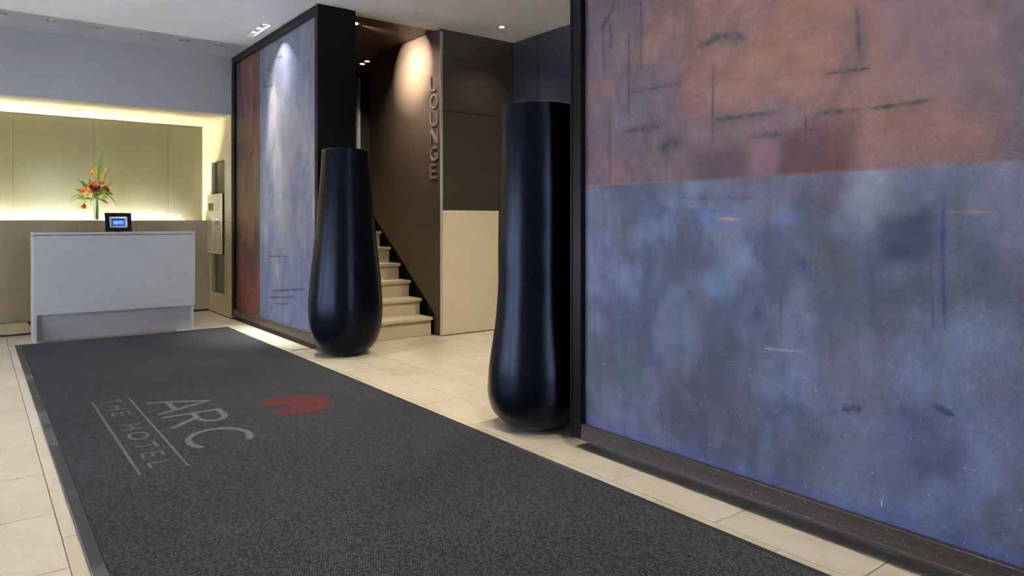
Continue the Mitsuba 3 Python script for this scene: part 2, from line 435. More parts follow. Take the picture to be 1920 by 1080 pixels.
# ------------------------------------------------------------------ setting: ceilings, walls
DL = [(.205, 8.09), (.597, 8.10), (1.006, 8.10), (1.402, 8.10), (1.791, 8.09), (2.132, 8.085)]
BDL = [(2.97, 6.40), (3.785, 7.82), (3.80, 7.985)]
ADL = [(4.187, 5.628), (3.25, 3.7), (4.15, 3.9)]
ADDED_LOBBY_DL = [(.55, 1.2), (1.75, 1.2), (.55, 3.3), (1.75, 3.3), (.55, 5.4), (1.75, 5.4)]
FIX = (2.255, 2.34, 6.95, 7.52)
hole = lambda x, y, r=.043: sg.Point(x, y).buffer(r, 24)
main_poly = unary_union([sg.box(XL, YF, 2.80, 7.937), sg.box(2.80 - .001, YF, 4.80, 6.155)])
main_poly = main_poly.difference(unary_union([hole(*p) for p in ADL + ADDED_LOBBY_DL] + [sg.box(FIX[0], FIX[2], FIX[1], FIX[3])]))
put('ceiling', prism_z(main_poly, H, H + .12), 'mat_white_paint')
tag('ceiling', 'smooth white lobby ceiling', kind='structure')
put('shade_strip', prism_z(sg.box(XL, 7.937, 2.80, 8.64).difference(unary_union([hole(*p) for p in DL])), H - .004, H + .12), 'mat_grey_paint', 'ceiling', label='darker grey strip for painted ceiling shade, with six downlights')  # darker grey paints in the shade at the back of the white ceiling
put('stair_ceiling', prism_z(sg.box(2.80, 6.155, 6.2, 8.6).difference(unary_union([hole(*p) for p in BDL])), H, H + .12), 'mat_brown_ceiling', 'ceiling', label='dark brown stairwell ceiling')
put('ceiling_cover', box(XL - .2, 6.3, YF - .2, 10.4, H + .32, H + .36), 'mat_black')
tag('ceiling_cover', 'dark void above the ceiling', kind='structure')
for nm, bx in (('a', (XL - .2, 6.3, YF - .2, YF - .16)), ('b', (XL - .2, 6.3, 10.36, 10.4)), ('c', (XL - .2, XL - .16, YF, 10.4)), ('d', (6.26, 6.3, YF, 10.4))):
    put('cover_side', box(*bx, H + .10, H + .33), 'mat_black', 'ceiling_cover')

# back wall: grey fascia, soffit, coloured glass, counter wall
YG, YC, ZS, ZC = 9.95, 9.63, 2.416, 1.168
put('wall_back', box(XL, 2.428, 8.62, 8.70, ZS, H + .1), 'mat_grey_paint')
tag('wall_back', 'plain grey fascia wall above the lit reception recess', kind='structure')
put('soffit', box(XL, 2.46, 8.66, 10.2, ZS + .0005, ZS + .05), 'mat_cream_paint', 'wall_back', label='cream soffit over the recess')
gx = [XL] + [-.40, .366, 1.177, 2.006, 2.43]
for a, b in zip(gx[:-1], gx[1:]):
    put('glass_panel', box(a + .001, b - .001, YG, YG + .012, ZC - .16, ZS - .006, .001), 'mat_back_glass', 'wall_back', label='olive back-painted glass panel')
put('backing', box(XL - .2, 2.8, YG + .30, YG + .42, -.1, H + .1), 'mat_black', 'wall_back')
put('joint_backing', box(XL, 2.43, YG + .0125, YG + .02, ZC - .15, ZS - .01), 'mat_dark_slot', 'wall_back')

put('wall_counter', box(XL, 2.424, YC + .02, YC + .10, .0, ZC - .03), 'mat_counter_stone')
tag('wall_counter', 'stone counter wall under the lit glass', kind='structure')
cx_ = [XL, -.04, .77, 1.579, 2.422]
for a, b in zip(cx_[:-1], cx_[1:]):
    put('stone_panel', box(a + .001, b - .001, YC, YC + .02, .022, ZC, .001), 'mat_counter_stone', 'wall_counter')
put('ledge', box(XL, 2.424, YC + .02, YC + .19, ZC - .03, ZC - .002), 'mat_counter_stone', 'wall_counter')
put('ledge', box(XL, 2.424, YC + .19, YG - .002, ZC - .19, ZC - .16), 'mat_cream_paint', 'wall_counter')
put('ledge', box(XL, 2.424, YC + .17, YC + .19, ZC - .19, ZC - .03), 'mat_cream_paint', 'wall_counter')
put('skirting_gap', box(XL, 2.422, YC + .004, YC + .02, 0, .022), 'mat_black', 'wall_counter')
# hidden light strip in the trough behind the ledge
LED = 590.0
put('light_strip', box(XL + .1, 2.17, YG - .085, YG - .060, ZC - .090, ZC - .075), 'mat_white_paint', 'wall_counter', label='warm white light strip in the trough',
    emitter={'type': 'area', 'sampling_weight': 9.0, 'radiance': {'type': 'rgb', 'value': [LED * 1.0, LED * .90, LED * .60]}})

# recess side wall with tall dark slot
slot = sg.box(8.91, .257, 9.49, 1.908)
side = sg.box(8.632, 0.012, YG, ZS + .02)
for z0, z1 in ((.012, 1.158), (1.161, ZS + .02)):
    put('stone_panel' if z0 > .5 else 'stone_panel', prism_x(side.intersection(sg.box(8, z0, 11, z1)).difference(slot), 2.424, 2.46), 'mat_side_stone', 'wall_recess_side')
put('slot_back', prism_x(sg.box(8.8, .2, 9.6, 2.0), 2.485, 2.50), 'mat_dark_slot', 'wall_recess_side', label='dark glass at the back of the tall slot')
put('core', cat(box(2.46, 2.79, 8.632, 8.86, 0, H), box(2.46, 2.79, 9.52, 10.1, 0, H), box(2.50, 2.79, 8.86, 9.52, 0, H), box(2.46, 2.50, 8.86, 9.52, 1.96, H), box(2.46, 2.50, 8.86, 9.52, 0, .22)), 'mat_wall_stone', 'wall_recess_side')
put('base_gap', box(2.430, 2.46, 8.632, YG, 0, .012), 'mat_black', 'wall_recess_side')
tag('wall_recess_side', 'stone side wall of the reception recess with a tall dark slot', kind='structure')

# alcove wall facing the camera: stone below, two dark metal panels above
YA = 6.037
put('wall_alcove', box(3.745, 5.70, YA + .02, YA + .09, 0, H), 'mat_black')
tag('wall_alcove', 'alcove wall with pale stone base and dark metal panels', kind='structure')
put('stone_panel', box(3.737, 4.648, YA - .002, YA + .02, .008, 1.268, .002), 'mat_wall_stone', 'wall_alcove', label='pale beige stone base panel')
put('metal_panel', box(3.745, 4.648, YA + .002, YA + .02, 1.274, 2.274, .003), 'mat_dark_metal', 'wall_alcove', label='dark bronze metal panel, lower')
put('metal_panel', box(3.745, 4.648, YA + .006, YA + .02, 2.282, H - .004, .003), 'mat_dark_metal', 'wall_alcove', label='dark bronze metal panel, upper')
put('ledge_trim', box(3.745, 4.648, YA - .003, YA + .006, 2.274, 2.282), 'mat_dark_metal', 'wall_alcove')
put('floor_gap', box(3.737, 4.648, YA + .006, YA + .02, 0, .008), 'mat_black', 'wall_alcove')

# right alcove wall running towards the camera
put('wall_right', box(4.67, 4.76, YF, YA + .02, 0, H), 'mat_black')
tag('wall_right', 'dark metal clad wall on the right of the alcove', kind='structure')
ys = [YA + .015, 5.628, 4.95, 4.25, 3.55, 2.85, 2.1]
for a, b in zip(ys[1:], ys[:-1]):
    put('metal_panel', box(4.65, 4.67, a + .005, b - .003, .01, H - .004, .002), 'mat_dark_blue_metal', 'wall_right')

# lounge wall beside the stairs (bronze), diagonal foot along the flight
wall_poly = sg.Polygon([(6.035, .006), (6.165, .006), (6.165, .222), (7.60, 1.275), (7.622, 1.275), (7.622, H - .002), (6.035, H - .002)])
put('wall_lounge', prism_x(wall_poly, 3.728, 3.742), 'mat_bronze')
tag('wall_lounge', 'bronze metal wall beside the stairs carrying the lounge sign', kind='structure')
put('core', prism_x(sg.Polygon([(6.06, 0), (7.622, 0), (7.622, H), (6.06, H)]), 3.746, 3.90), 'mat_black', 'wall_lounge')
put('corner_trim', box(3.716, 3.746, 6.028, 6.0345, .006, H - .03, .001), 'mat_trim_metal', 'wall_lounge', label='thin bright metal corner trim')
put('wall_stair_end', box(2.80, 6.2, 8.50, 8.60, 0, H), 'mat_bronze')
tag('wall_stair_end', 'dark wall at the top of the stairs', kind='structure')
put('door_panel', box(2.9, 4.60, 8.47, 8.50, 1.4, 3.0), 'mat_black', 'wall_stair_end', label='dark doorway')
put('handrail_post', box(3.945, 3.985, 8.42, 8.4685, 1.4, 3.02, .006), 'mat_trim_metal', 'wall_stair_end', label='upright metal strip')
put('wall_stair_right', box(5.6, 5.7, 6.135, 8.6, 0, H), 'mat_black')
tag('wall_stair_right', 'dark side wall beyond the stairs', kind='structure')

# street-side wall with low windows, entrance wall with glass door: both outside the frame
WIN = [(3.2, 4.5), (5.0, 6.2), (6.9, 7.75)]
wl = sg.box(YF, 0, 8.64, H + .1)
for i, (a, b) in enumerate(WIN):
    wl = wl.difference(sg.box(a, .10, b, 1.60))
put('wall_left', prism_x(wl, XL - .18, XL), 'mat_grey_paint')
tag('wall_left', 'grey street-side wall with low windows', kind='structure')
put('sky_blocker', box(XL - 2.4, XL - .18, YF, 8.6, 1.92, 2.0), 'mat_grey_paint', 'wall_left', label='unseen slab added above the windows to hold back sky light')  # unseen slab added outside to keep sky light off the left floor
put('recess_end', box(XL - .18, XL, 8.64, 10.1, 0, H), 'mat_cream_paint', 'wall_left')
for i, (a, b) in enumerate(WIN):
    w = f'window_{i + 1}'
    fr = sg.box(a, .10, b, 1.60).difference(sg.box(a + .05, .15, b - .05, 1.55))
    put('frame', prism_x(fr, XL - .12, XL - .06), 'mat_black_frame', w)
    put('pane', box(XL - .092, XL - .0905, a + .05, b - .05, .15, 1.55), 'mat_clear_glass', w)
    tag(w, 'wide low dark framed street window', kind='structure')
wf = sg.box(XL - .18, 0, 4.8, H + .1).difference(sg.box(1.05, 0.02, 2.25, 2.62))
put('wall_front', prism_y(wf, YF - .15, YF), 'mat_grey_paint')
tag('wall_front', 'grey entrance wall behind the camera', kind='structure')
for nm, (a, b, z0, z1) in (('door_1', (1.05, 2.25, .02, 2.62)),):
    fr = sg.box(a, z0, b, z1).difference(sg.box(a + .07, z0 + .07, b - .07, z1 - .07))
    put('frame', prism_y(fr, YF - .10, YF - .04), 'mat_alu', nm)
    put('pane', box(a + .07, b - .07, YF - .071, YF - .0695, z0 + .07, z1 - .07), 'mat_clear_glass', nm)
    tag(nm, 'glass entrance door in metal frame' if nm == 'door_1' else 'window beside the entrance door', kind='structure')


# ------------------------------------------------------------------ two painted partitions
def partition(name, label, y0, y1, canvas, canvas_label):
    XF, XP, XB, Z0 = 2.43, 2.463, 2.793, .05
    key = numbered(name)
    tag(key, label, 'partition')
    put('core', box(XP + .004, XB, y0 + .001, y1 - .001, Z0, H - .001), 'mat_black_frame', key)
    put('canvas', box(XP, XP + .004, y0 + .07, y1 - .07, .118, H - .07), canvas, key, label=canvas_label)
    put('plinth', box(XP + .10, XB - .03, y0 + .04, y1 - .04, 0, Z0), 'mat_grey_paint', key, label='recessed grey plinth')

    def rail(a, b, c, d, lipside):
        m = [box(XF + .004, XP + .004, a, b, c, d, .002)]
        if lipside == 'y0': m.append(box(XF, XP, a, a + .016, c, d, .002))
        if lipside == 'y1': m.append(box(XF, XP, b - .016, b, c, d, .002))
        if lipside == 'z0': m.append(box(XF, XP, a, b, c, c + .014, .002))
        if lipside == 'z1': m.append(box(XF, XP, a, b, d - .014, d, .002))
        return cat(*m)
    w = .078
    put('stile', rail(y0, y0 + w, Z0, H - .001, 'y0'), 'mat_black_frame', key)
    put('stile', rail(y1 - w, y1, Z0, H - .001, 'y1'), 'mat_black_frame', key)
    put('rail', rail(y0 + w, y1 - w, Z0, Z0 + w, 'z0'), 'mat_wood_frame', key, label='worn dark wooden bottom rail')
    put('rail', rail(y0 + w, y1 - w, H - .001 - w, H - .001, 'z1'), 'mat_black_frame', key)
    return key


partition('painted_partition', 'tall black framed partition with narrow rust strip and grey-blue painting, beside the reception desk', 6.012, 8.628, 'mat_tall_canvas', 'abstract painting, rust strip beside grey-blue field')
partition('painted_partition', 'large black framed partition in the right foreground painted rust above and blue below', -1.4, 2.681, 'mat_big_canvas', 'abstract painting, rust-red field above blue field')


# ------------------------------------------------------------------ staircase
st = numbered('staircase')
tag(st, 'pale stone staircase climbing between the tall painted partition and the bronze wall', 'stairs')
R0, TR, RI = 6.166, .2265, .1715
for i in range(9):
    y, z = R0 + i * TR, .014 + i * RI
    rz0 = 0 if i == 0 else z
    put('riser', box(2.80, 3.690, y, y + .02, rz0 if i else 0, .014 + (i + 1) * RI - .030), 'mat_stair_stone', st)
    put('tread', box(2.80, 3.697, y - .032, y + TR + .02, .014 + (i + 1) * RI - .030, .014 + (i + 1) * RI, .003), 'mat_stair_stone', st)
put('landing', box(2.80, 5.58, R0 + 9 * TR, 8.40, 1.455, 1.555), 'mat_stair_stone', st)


# ------------------------------------------------------------------ wall sign LOUNGE
def stroke_letter(lines, w):
    parts = []
    for l in lines:
        parts.append(sg.LineString(l).buffer(w / 2, cap_style='flat', join_style='mitre'))
    return unary_union(parts)


def arc(cx, cy, rx, ry, a0, a1, n=40):
    t = np.radians(np.linspace(a0, a1, n))
    return [(cx + rx * math.cos(x), cy + ry * math.sin(x)) for x in t]


def glyph(ch, w, h, s):
    """capital letter outlines, cell w x h, stroke s"""
    q = s / 2
    if ch == 'L': return stroke_letter([[(q, 0), (q, h)], [(0, q), (w * .72, q)]], s)
    if ch == 'O': return stroke_letter([arc(w / 2, h / 2, w / 2 - q, h / 2 - q, 0, 360, 72)], s).buffer(.0001)
    if ch == 'U': return stroke_letter([[(q, h), (q, h * .36)] + arc(w / 2, h * .36, w / 2 - q, h * .36 - q, 180, 360) + [(w - q, h)]], s)
    if ch == 'N': return stroke_letter([[(q, 0), (q, h)], [(q, h - q * .5), (w - q, q * .5)], [(w - q, 0), (w - q, h)]], s).intersection(sg.box(0, 0, w, h))
    if ch == 'G': return stroke_letter([arc(w / 2, h / 2, w / 2 - q, h / 2 - q, 48, 345), [(w * .52, h * .46), (w, h * .46)], [(w - q, h * .48), (w - q, h * .16)]], s)
    if ch == 'C': return stroke_letter([arc(w / 2, h / 2, w / 2 - q, h / 2 - q, 50, 310)], s)
    if ch == 'E': return stroke_letter([[(q, 0), (q, h)], [(0, q), (w * .8, q)], [(0, h / 2), (w * .72, h / 2)], [(0, h - q), (w * .8, h - q)]], s)
    if ch == 'T': return stroke_letter([[(w / 2, 0), (w / 2, h)], [(0, h - q), (w, h - q)]], s)
    if ch == 'H': return stroke_letter([[(q, 0), (q, h)], [(w - q, 0), (w - q, h)], [(q, h / 2), (w - q, h / 2)]], s)
    if ch == 'A': return stroke_letter([[(q * .6, -q), (w / 2, h - q * .2), (w - q * .6, -q)], [(w * .2, h * .32), (w * .8, h * .32)]], s).intersection(sg.box(0, 0, w, h))
    if ch == 'R': return stroke_letter([[(q, 0), (q, h)], [(0, h - q), (w * .5, h - q)] + arc(w * .5, h * .73, w * .36, h * .27 - q, 90, -90) + [(0, h * .46 + q)], [(w * .42, h * .46 + q), (w * .93, 0)]], s).intersection(sg.box(0, 0, w, h))


def polys(g):
    return [x for x in getattr(g, 'geoms', [g]) if x.geom_type == 'Polygon' and x.area > 1e-8]


sign = numbered('lounge_sign')
tag(sign, 'raised bronze letters reading LOUNGE stacked down the bronze wall edge', 'sign')
for i, ch in enumerate('LOUNGE'):
    w, h = .150, .152
    g = glyph(ch, w, h, .022)
    ms = []
    for pl in polys(g):
        m = trimesh.creation.extrude_polygon(pl, .017, engine='earcut')
        zt = 2.630 - i * .1775 - h
        # local x -> -Y (from y=6.225), local y -> Z, extrude -> -X
        m.apply_transform(np.array([[0, 0, -1, 3.7279], [-1, 0, 0, 6.225], [0, 1, 0, zt], [0, 0, 0, 1.0]]))
        ms.append(m)
    put('letter', cat(*ms), 'mat_sign', sign, label=f'raised letter {ch}')


# ------------------------------------------------------------------ entrance mat
em = numbered('entrance_mat')
tag(em, 'long dark grey woven entrance mat with rubber border leading to the desk', 'mat')
MX0, MX1, MY0, MY1 = .305, 2.200, -1.2, 7.955
put('carpet', box(MX0 + .045, MX1 - .03, MY0 + .05, MY1 - .012, .002, .0095), 'mat_carpet', em)
for bx in ((MX0, MX0 + .046, MY0, MY1), (MX1 - .031, MX1, MY0, MY1), (MX0 + .046, MX1 - .031, MY1 - .013, MY1), (MX0 + .046, MX1 - .031, MY0, MY0 + .051)):
    put('border', box(*bx, 0, .0085, .003), 'mat_rubber', em, label='black rubber border')
ZM = .0094


def on_mat(poly, x0, y0, sx=1.0):
    """local x -> -Y from y0, local y -> +X from x0"""
    ms = []
    for pl in polys(poly):
        m = trimesh.creation.extrude_polygon(pl, .0008, engine='earcut')
        m.apply_transform(np.array([[0, 1, 0, x0], [-1, 0, 0, y0], [0, 0, 1, ZM], [0, 0, 0, 1.0]]))
        ms.append(m)
    return cat(*ms)


for ch, y, w in (('A', 4.925, .375), ('R', 4.50, .30), ('C', 4.085, .40)):
    hh = .330
    g = glyph(ch, w, hh, .034)
    put('letter', on_mat(g, .868, y), 'mat_carpet_grey', em, label=f'large grey letter {ch}')
y = 5.135
for ch in 'THE HOTEL':
    if ch == ' ':
        y -= .14
        continue
    w = {'T': .115, 'H': .115, 'E': .10, 'O': .155, 'L': .105}[ch]
    put('small_letter', on_mat(glyph(ch, w, .100, .013), .648, y), 'mat_carpet_grey', em, label=f'small grey letter {ch}')
    y -= w + .072
for x in (.590, .792):
    put('line', on_mat(sg.box(0, 0, 1.60, .012), x, 5.13), 'mat_carpet_grey', em, label='thin grey line')
disc = sg.Point(0, 0).buffer(.232, 48)
notch = sg.Polygon([(-.175, -.30), (.010, .028), (.145, -.30)])
top = disc.intersection(sg.box(-1, -.168, 1, 1)).difference(notch)
put('emblem', on_mat(top, 1.588, 4.310), 'mat_carpet_red', em, label='dull red arch emblem with pointed notch')

# ------------------------------------------------------------------ reception desk
dk = numbered('reception_desk')
tag(dk, 'pale grey stone reception desk with sloping recessed foot', 'desk')
DX0, DX1, DY, DB, DZ = .448, 1.884, 8.03, 8.36, 1.048
put('front_slab', box(DX0 + .006, DX1, DY, DY + .03, .258, DZ - .030, .002), 'mat_desk_stone', dk)
put('top_slab', box(DX0 - .002, DX1, DY - .002, DB, DZ - .025, DZ, .002), 'mat_desk_stone', dk, label='thin stone top')
put('end_panel', box(DX0, DX0 + .03, DY + .0305, DB, 0, DZ - .030, .002), 'mat_desk_stone', dk)
put('end_panel', cat(box(DX0, DX0 + .03, DY + .001, DY + .0305, 0, .257)), 'mat_desk_stone', dk)
put('end_panel', box(DX1 - .035, DX1 - .012, DY + .0305, DB, 0, DZ - .030, .002), 'mat_desk_stone', dk)
put('end_panel', box(DX1 - .035, DX1 - .012, DY + .012, DY + .0305, 0, .257), 'mat_desk_stone', dk)
kick = sg.Polygon([(DY + .03, .257), (DY + .085, 0), (DY + .12, 0), (DY + .12, .257)])
put('foot_panel', prism_x(kick, DX0 + .03, DX1 - .035), 'mat_desk_stone', dk, label='sloping recessed foot panel')
put('shadow_gap', box(DX0 + .01, DX1 - .02, DY + .008, DB - .01, DZ - .031, DZ - .0245), 'mat_black', dk)

# ------------------------------------------------------------------ digital photo frame on the desk
pf = numbered('digital_photo_frame')
tag(pf, 'small black digital photo frame with lit blue screen leaning on the desk top', 'photo frame')
FW, FH, tilt = .236, .196, math.radians(22)
M = trimesh.transformations.translation_matrix([1.176, 8.115, DZ + .0045]) @ trimesh.transformations.rotation_matrix(-tilt, [1, 0, 0])
put_f = lambda name, mesh, bsdf, label=None, **kw: put(name, mesh.apply_transform(M), bsdf, pf, label=label, **kw)
b1, b2 = .037, .056
ring = lambda a, c: sg.box(-FW / 2 + a, a, FW / 2 - a, FH - a).difference(sg.box(-FW / 2 + c, c, FW / 2 - c, FH - c))
put_f('frame', prism_y(ring(0, b1), -.018, .0), 'mat_black_frame', 'black frame')
put_f('mount', prism_y(ring(b1, b2), -.010, -.002), 'mat_white_paint', 'white inner border')
put_f('back', box(-FW / 2 + .01, FW / 2 - .01, -.0005, .012, .01, FH - .01), 'mat_black_frame', 'black back')
sx0, sx1, sz0, sz1 = -FW / 2 + b2, FW / 2 - b2, b2, FH - b2


def emit(name, r, g, b):
    return {'type': 'area', 'sampling_weight': 0.02, 'radiance': {'type': 'rgb', 'value': [r, g, b]}}


put_f('screen', box(sx0, sx1, -.006, -.003, sz0, sz1), 'mat_black', 'dark blue lit screen', emitter=emit('s', .006, .03, .30))
cxs, czs = (sx0 + sx1) / 2, (sz0 + sz1) / 2
sw, sh = sx1 - sx0, sz1 - sz0
put_f('screen_block', box(cxs - sw * .40, cxs + sw * .43, -.0068, -.0062, czs - sh * .32, czs + sh * .24), 'mat_black', 'lighter blue block on the screen', emitter=emit('s', .07, .26, .85))
rg = sg.Point(cxs - sw * .18, czs - sh * .03).buffer(sh * .19, 24)
rg = rg.difference(sg.Point(cxs - sw * .18, czs - sh * .03).buffer(sh * .135, 24))
vv = sg.LineString([(cxs - sw * .18 - sh * .09, czs + sh * .04), (cxs - sw * .18, czs - sh * .07), (cxs - sw * .18 + sh * .09, czs + sh * .04)]).buffer(sh * .03)
put_f('screen_mark', cat(*[prism_y(q, -.0076, -.0070) for q in polys(rg) + polys(vv)]), 'mat_black', 'pale cyan ring mark on the screen', emitter=emit('s', .30, .80, .95))
for k, (zz, ww) in enumerate(((.12, .28), (.02, .30), (-.10, .24))):
    put_f('screen_line', box(cxs + sw * .02, cxs + sw * (.02 + ww), -.0076, -.0070, czs + sh * zz - sh * .03, czs + sh * zz + sh * .03), 'mat_black', 'pale text line on the screen', emitter=emit('s', .26, .62, .95))
leg = box(-.02, .02, .010, .014, .0, .13)
leg.apply_transform(trimesh.transformations.rotation_matrix(math.radians(40), [1, 0, 0], [0, .012, .13]))
put_f('prop_leg', leg, 'mat_black_frame', 'rear prop')

# ------------------------------------------------------------------ wall board over the slot
wb = numbered('wall_board')
tag(wb, 'beige wall board with small shiny plates mounted over the dark slot', 'notice board')
put('panel', box(2.404, 2.4238, 8.932, 9.628, .752, 1.50, .002), 'mat_board', wb)
put('side_edge', box(2.406, 2.4238, 8.924, 8.931, .752, 1.50), 'mat_black', wb, label='dark side edge')
put('plate', box(2.4015, 2.404, 9.345, 9.553, 1.294, 1.389, .0006), 'mat_dark_slot', wb, label='dark square plate')
put('plate', box(2.4015, 2.404, 9.06, 9.27, 1.290, 1.385, .0006), 'mat_board', wb, label='beige square plate')
put('plate', box(2.4015, 2.404, 9.415, 9.553, 1.038, 1.199, .0006), 'mat_silver_plate', wb, label='mirror plate, narrow')
put('plate', box(2.4015, 2.404, 9.066, 9.278, 1.100, 1.199, .0006), 'mat_silver_plate', wb, label='mirror plate, square')
put('sheet', box(2.4025, 2.404, 9.392, 9.615, .765, 1.025), 'mat_board', wb, label='small print sheet')
put('sheet', box(2.4025, 2.404, 9.165, 9.388, .765, 1.025), 'mat_board', wb, label='small print sheet')
txt = []
for c0 in (9.402, 9.175):
    for k in range(15):
        txt.append(box(2.4021, 2.4025, c0 + .015, c0 + .015 + .16 * (.7 + .3 * math.sin(k * 2.3) ** 2), 1.005 - k * .0155, 1.0095 - k * .0155))
key = put('print_lines', cat(*txt), 'mat_ink', wb)
tag(key, 'fine lines of small print', kind='stuff')
put('hinge', cat(box(2.402, 2.404, 9.02, 9.05, 1.12, 1.14), box(2.402, 2.404, 9.06, 9.20, 1.055, 1.062)), 'mat_ink', wb)


# ------------------------------------------------------------------ floor vases
def floor_vase(prof, x, y, label, seed):
    key = numbered('floor_vase')
    tag(key, label, 'vase', 'tall black floor vases')
    from scipy.interpolate import PchipInterpolator
    z = np.array([q[0] for q in prof]); r = np.array([q[1] for q in prof])
    zz = np.concatenate([np.linspace(0, .12, 14) ** 1.0, np.linspace(.13, z[-1], 70)])
    rr = PchipInterpolator(z, r)(zz)
    top = z[-1]
    outer = [(0.0, 0.0)] + list(zip(rr, zz))
    lip = [(rr[-1] - .004, top + .004), (rr[-1] - .018, top + .004)]
    m = lathe(outer + lip, 112)
    v = m.vertices
    ang = np.arctan2(v[:, 1], v[:, 0])
    rad = np.hypot(v[:, 0], v[:, 1])
    d = (meshkit.fbm(np.stack([np.cos(ang) * 1.2, np.sin(ang) * 1.2, v[:, 2] * 1.5], -1), 3, seed) - .5) * .007
    k = np.where(rad > .02, 1 + d / np.maximum(rad, .02), 1)
    v[:, :2] *= k[:, None]
    m.vertices = v
    m.apply_translation([x, y, 0])
    put('body', m, 'mat_vase', key, smooth=40)
    inn = [(rr[-1] - .018, top + .004)] + [(a - .02, b) for a, b in list(zip(rr, zz))[::-1] if b > .9] + [(0, .9)]
    put('inner_wall', lathe(inn, 64, (x, y, 0)), 'mat_black', key, smooth=40)
    return key


floor_vase([(0, .105), (.010, .145), (.04, .200), (.08, .242), (.13, .273), (.25, .308), (.39, .317), (.6, .304), (.9, .274), (1.22, .243), (1.5, .220), (1.772, .203)], 2.583, 5.757,
           'black pear-shaped floor vase standing at the end of the tall partition by the stairs', 3)
floor_vase([(0, .11), (.010, .150), (.04, .208), (.11, .266), (.2, .284), (.3, .280), (.475, .257), (.63, .237), (.84, .226), (1.02, .226), (1.23, .225), (1.53, .217), (1.80, .207)], 2.546, 3.078,
           'black floor vase with narrow waist standing behind the edge of the large partition', 8)


# ------------------------------------------------------------------ lights in the ceiling
def spot(key, pos, target, inten, cut, beam, col=(1, .86, .62), wt=1.0):
    scene[key] = {'type': 'spot', 'sampling_weight': wt, 'to_world': T().look_at(origin=list(pos), target=list(target), up=[0.31, .95, 0.02]),
                  'intensity': {'type': 'rgb', 'value': [LAMP * inten * c for c in col]}, 'cutoff_angle': cut, 'beam_width': beam}


def downlight(x, y, label, z=H, lamp=None, aim=None, group=None, name='downlight', glow=3.0, col=(1, .86, .62), wt=1.0):
    key = numbered(name)
    tag(key, label, 'ceiling light', group)
    put('trim_ring', lathe([(.038, 0.02), (.038, -.001), (.052, -.003), (.054, -.001), (.054, 0), (.044, 0), (.042, .02), (.038, .02)], 40, (x, y, z - .0002)), 'mat_chrome', key, smooth=30)
    put('reflector', lathe([(.0385, .004), (.037, .03), (.030, .07), (.018, .085), (0, .085)], 36, (x, y, z)), 'mat_dark_reflector', key, smooth=30)
    put('lamp', lathe([(0, .006), (.018, .006), (.027, .016), (.024, .040), (0, .044)], 24, (x, y, z)), 'mat_white_paint', key, emitter={'type': 'area', 'sampling_weight': 0.02, 'radiance': {'type': 'rgb', 'value': [glow, glow * .88, glow * .66]}})
    if lamp:
        inten, cut, beam = lamp
        spot(key.replace('downlight', 'lamp_beam') if False else f'beam_of_{key}', (x, y, z - .01), aim or (x, y, 0), inten, cut, beam, col, wt)
    return key


for i, (x, y) in enumerate(DL):
    words = ['leftmost', 'second from the left', 'third from the left', 'fourth from the left', 'fifth from the left', 'rightmost, nearest the tall partition'][i]
    downlight(x, y, f'round chrome downlight in the shaded ceiling strip, {words}', z=H - .004, group='row of downlights over the reception', glow=.04)
downlight(*ADL[0], 'round chrome downlight in the white ceiling over the alcove', lamp=(2.2, 50, 22), glow=5)
for i, (x, y) in enumerate(ADL[1:]):  # unseen lamps added to brighten the pale stone base panel
    downlight(x, y, ['added unseen alcove downlight behind the large partition', 'added unseen alcove downlight nearer the dark right wall'][i], lamp=(9.5, 68, 40), glow=3)
for i, (x, y) in enumerate(BDL):
    w = ['at the foot of the stairs, brightest', 'deep in the stairwell, right of its pair', 'deepest in the stairwell, left of its pair'][i]
    downlight(x, y, f'small downlight in the brown stairwell ceiling {w}', lamp=[(58, 27, 1), (14, 50, 20), (5, 50, 20)][i], aim=(3.73, 6.57, 2.80) if i == 0 else None, glow=[14, 7, 7][i], wt=[3.0, .4, .4][i], col=(1, .90, .72) if i == 0 else (1, .86, .62))
spot('beam_of_stair_downlight', (2.97, 6.40, H - .012), (3.73, 6.45, 2.30), 11, 42, 6, (1, .88, .68), 1.5)
for i, (x, y) in enumerate(ADDED_LOBBY_DL):  # unseen ceiling lamps added as warm fill for the floor and mat
    downlight(x, y, 'unseen lobby downlight added over the entrance mat, ' + ['nearest the entrance, street side', 'nearest the entrance, partition side', 'middle of the mat, street side', 'middle of the mat, partition side', 'nearest the desk, street side', 'nearest the desk, partition side'][i], lamp=(1.5 if x < 1 else (17 if y < 2 else 8), 60, 25), group='unseen lobby downlights added over the entrance mat', glow=3)

# recessed three-lamp fitting that washes the tall painting
rf = numbered('recessed_spotlight_box')
tag(rf, 'rectangular white recessed fitting with three bright spotlights beside the tall partition', 'ceiling light')
fx0, fx1, fy0, fy1 = FIX
put('trim', prism_z(sg.box(fx0 - .008, fy0 - .008, fx1 + .008, fy1 + .008).difference(sg.box(fx0 + .004, fy0 + .004, fx1 - .004, fy1 - .004)), H - .003, H - .0002), 'mat_white_paint', rf)
mat('mat_lamp_housing', (.62, .62, .62), rough=.5)
put('housing', cat(box(fx0 + .001, fx0 + .004, fy0, fy1, H, H + .1), box(fx1 - .004, fx1 - .001, fy0, fy1, H, H + .1), box(fx0 + .004, fx1 - .004, fy0 + .001, fy0 + .004, H, H + .1),
                  box(fx0 + .004, fx1 - .004, fy1 - .004, fy1 - .001, H, H + .1), box(fx0, fx1, fy0, fy1, H + .1, H + .104)), 'mat_lamp_housing', rf)
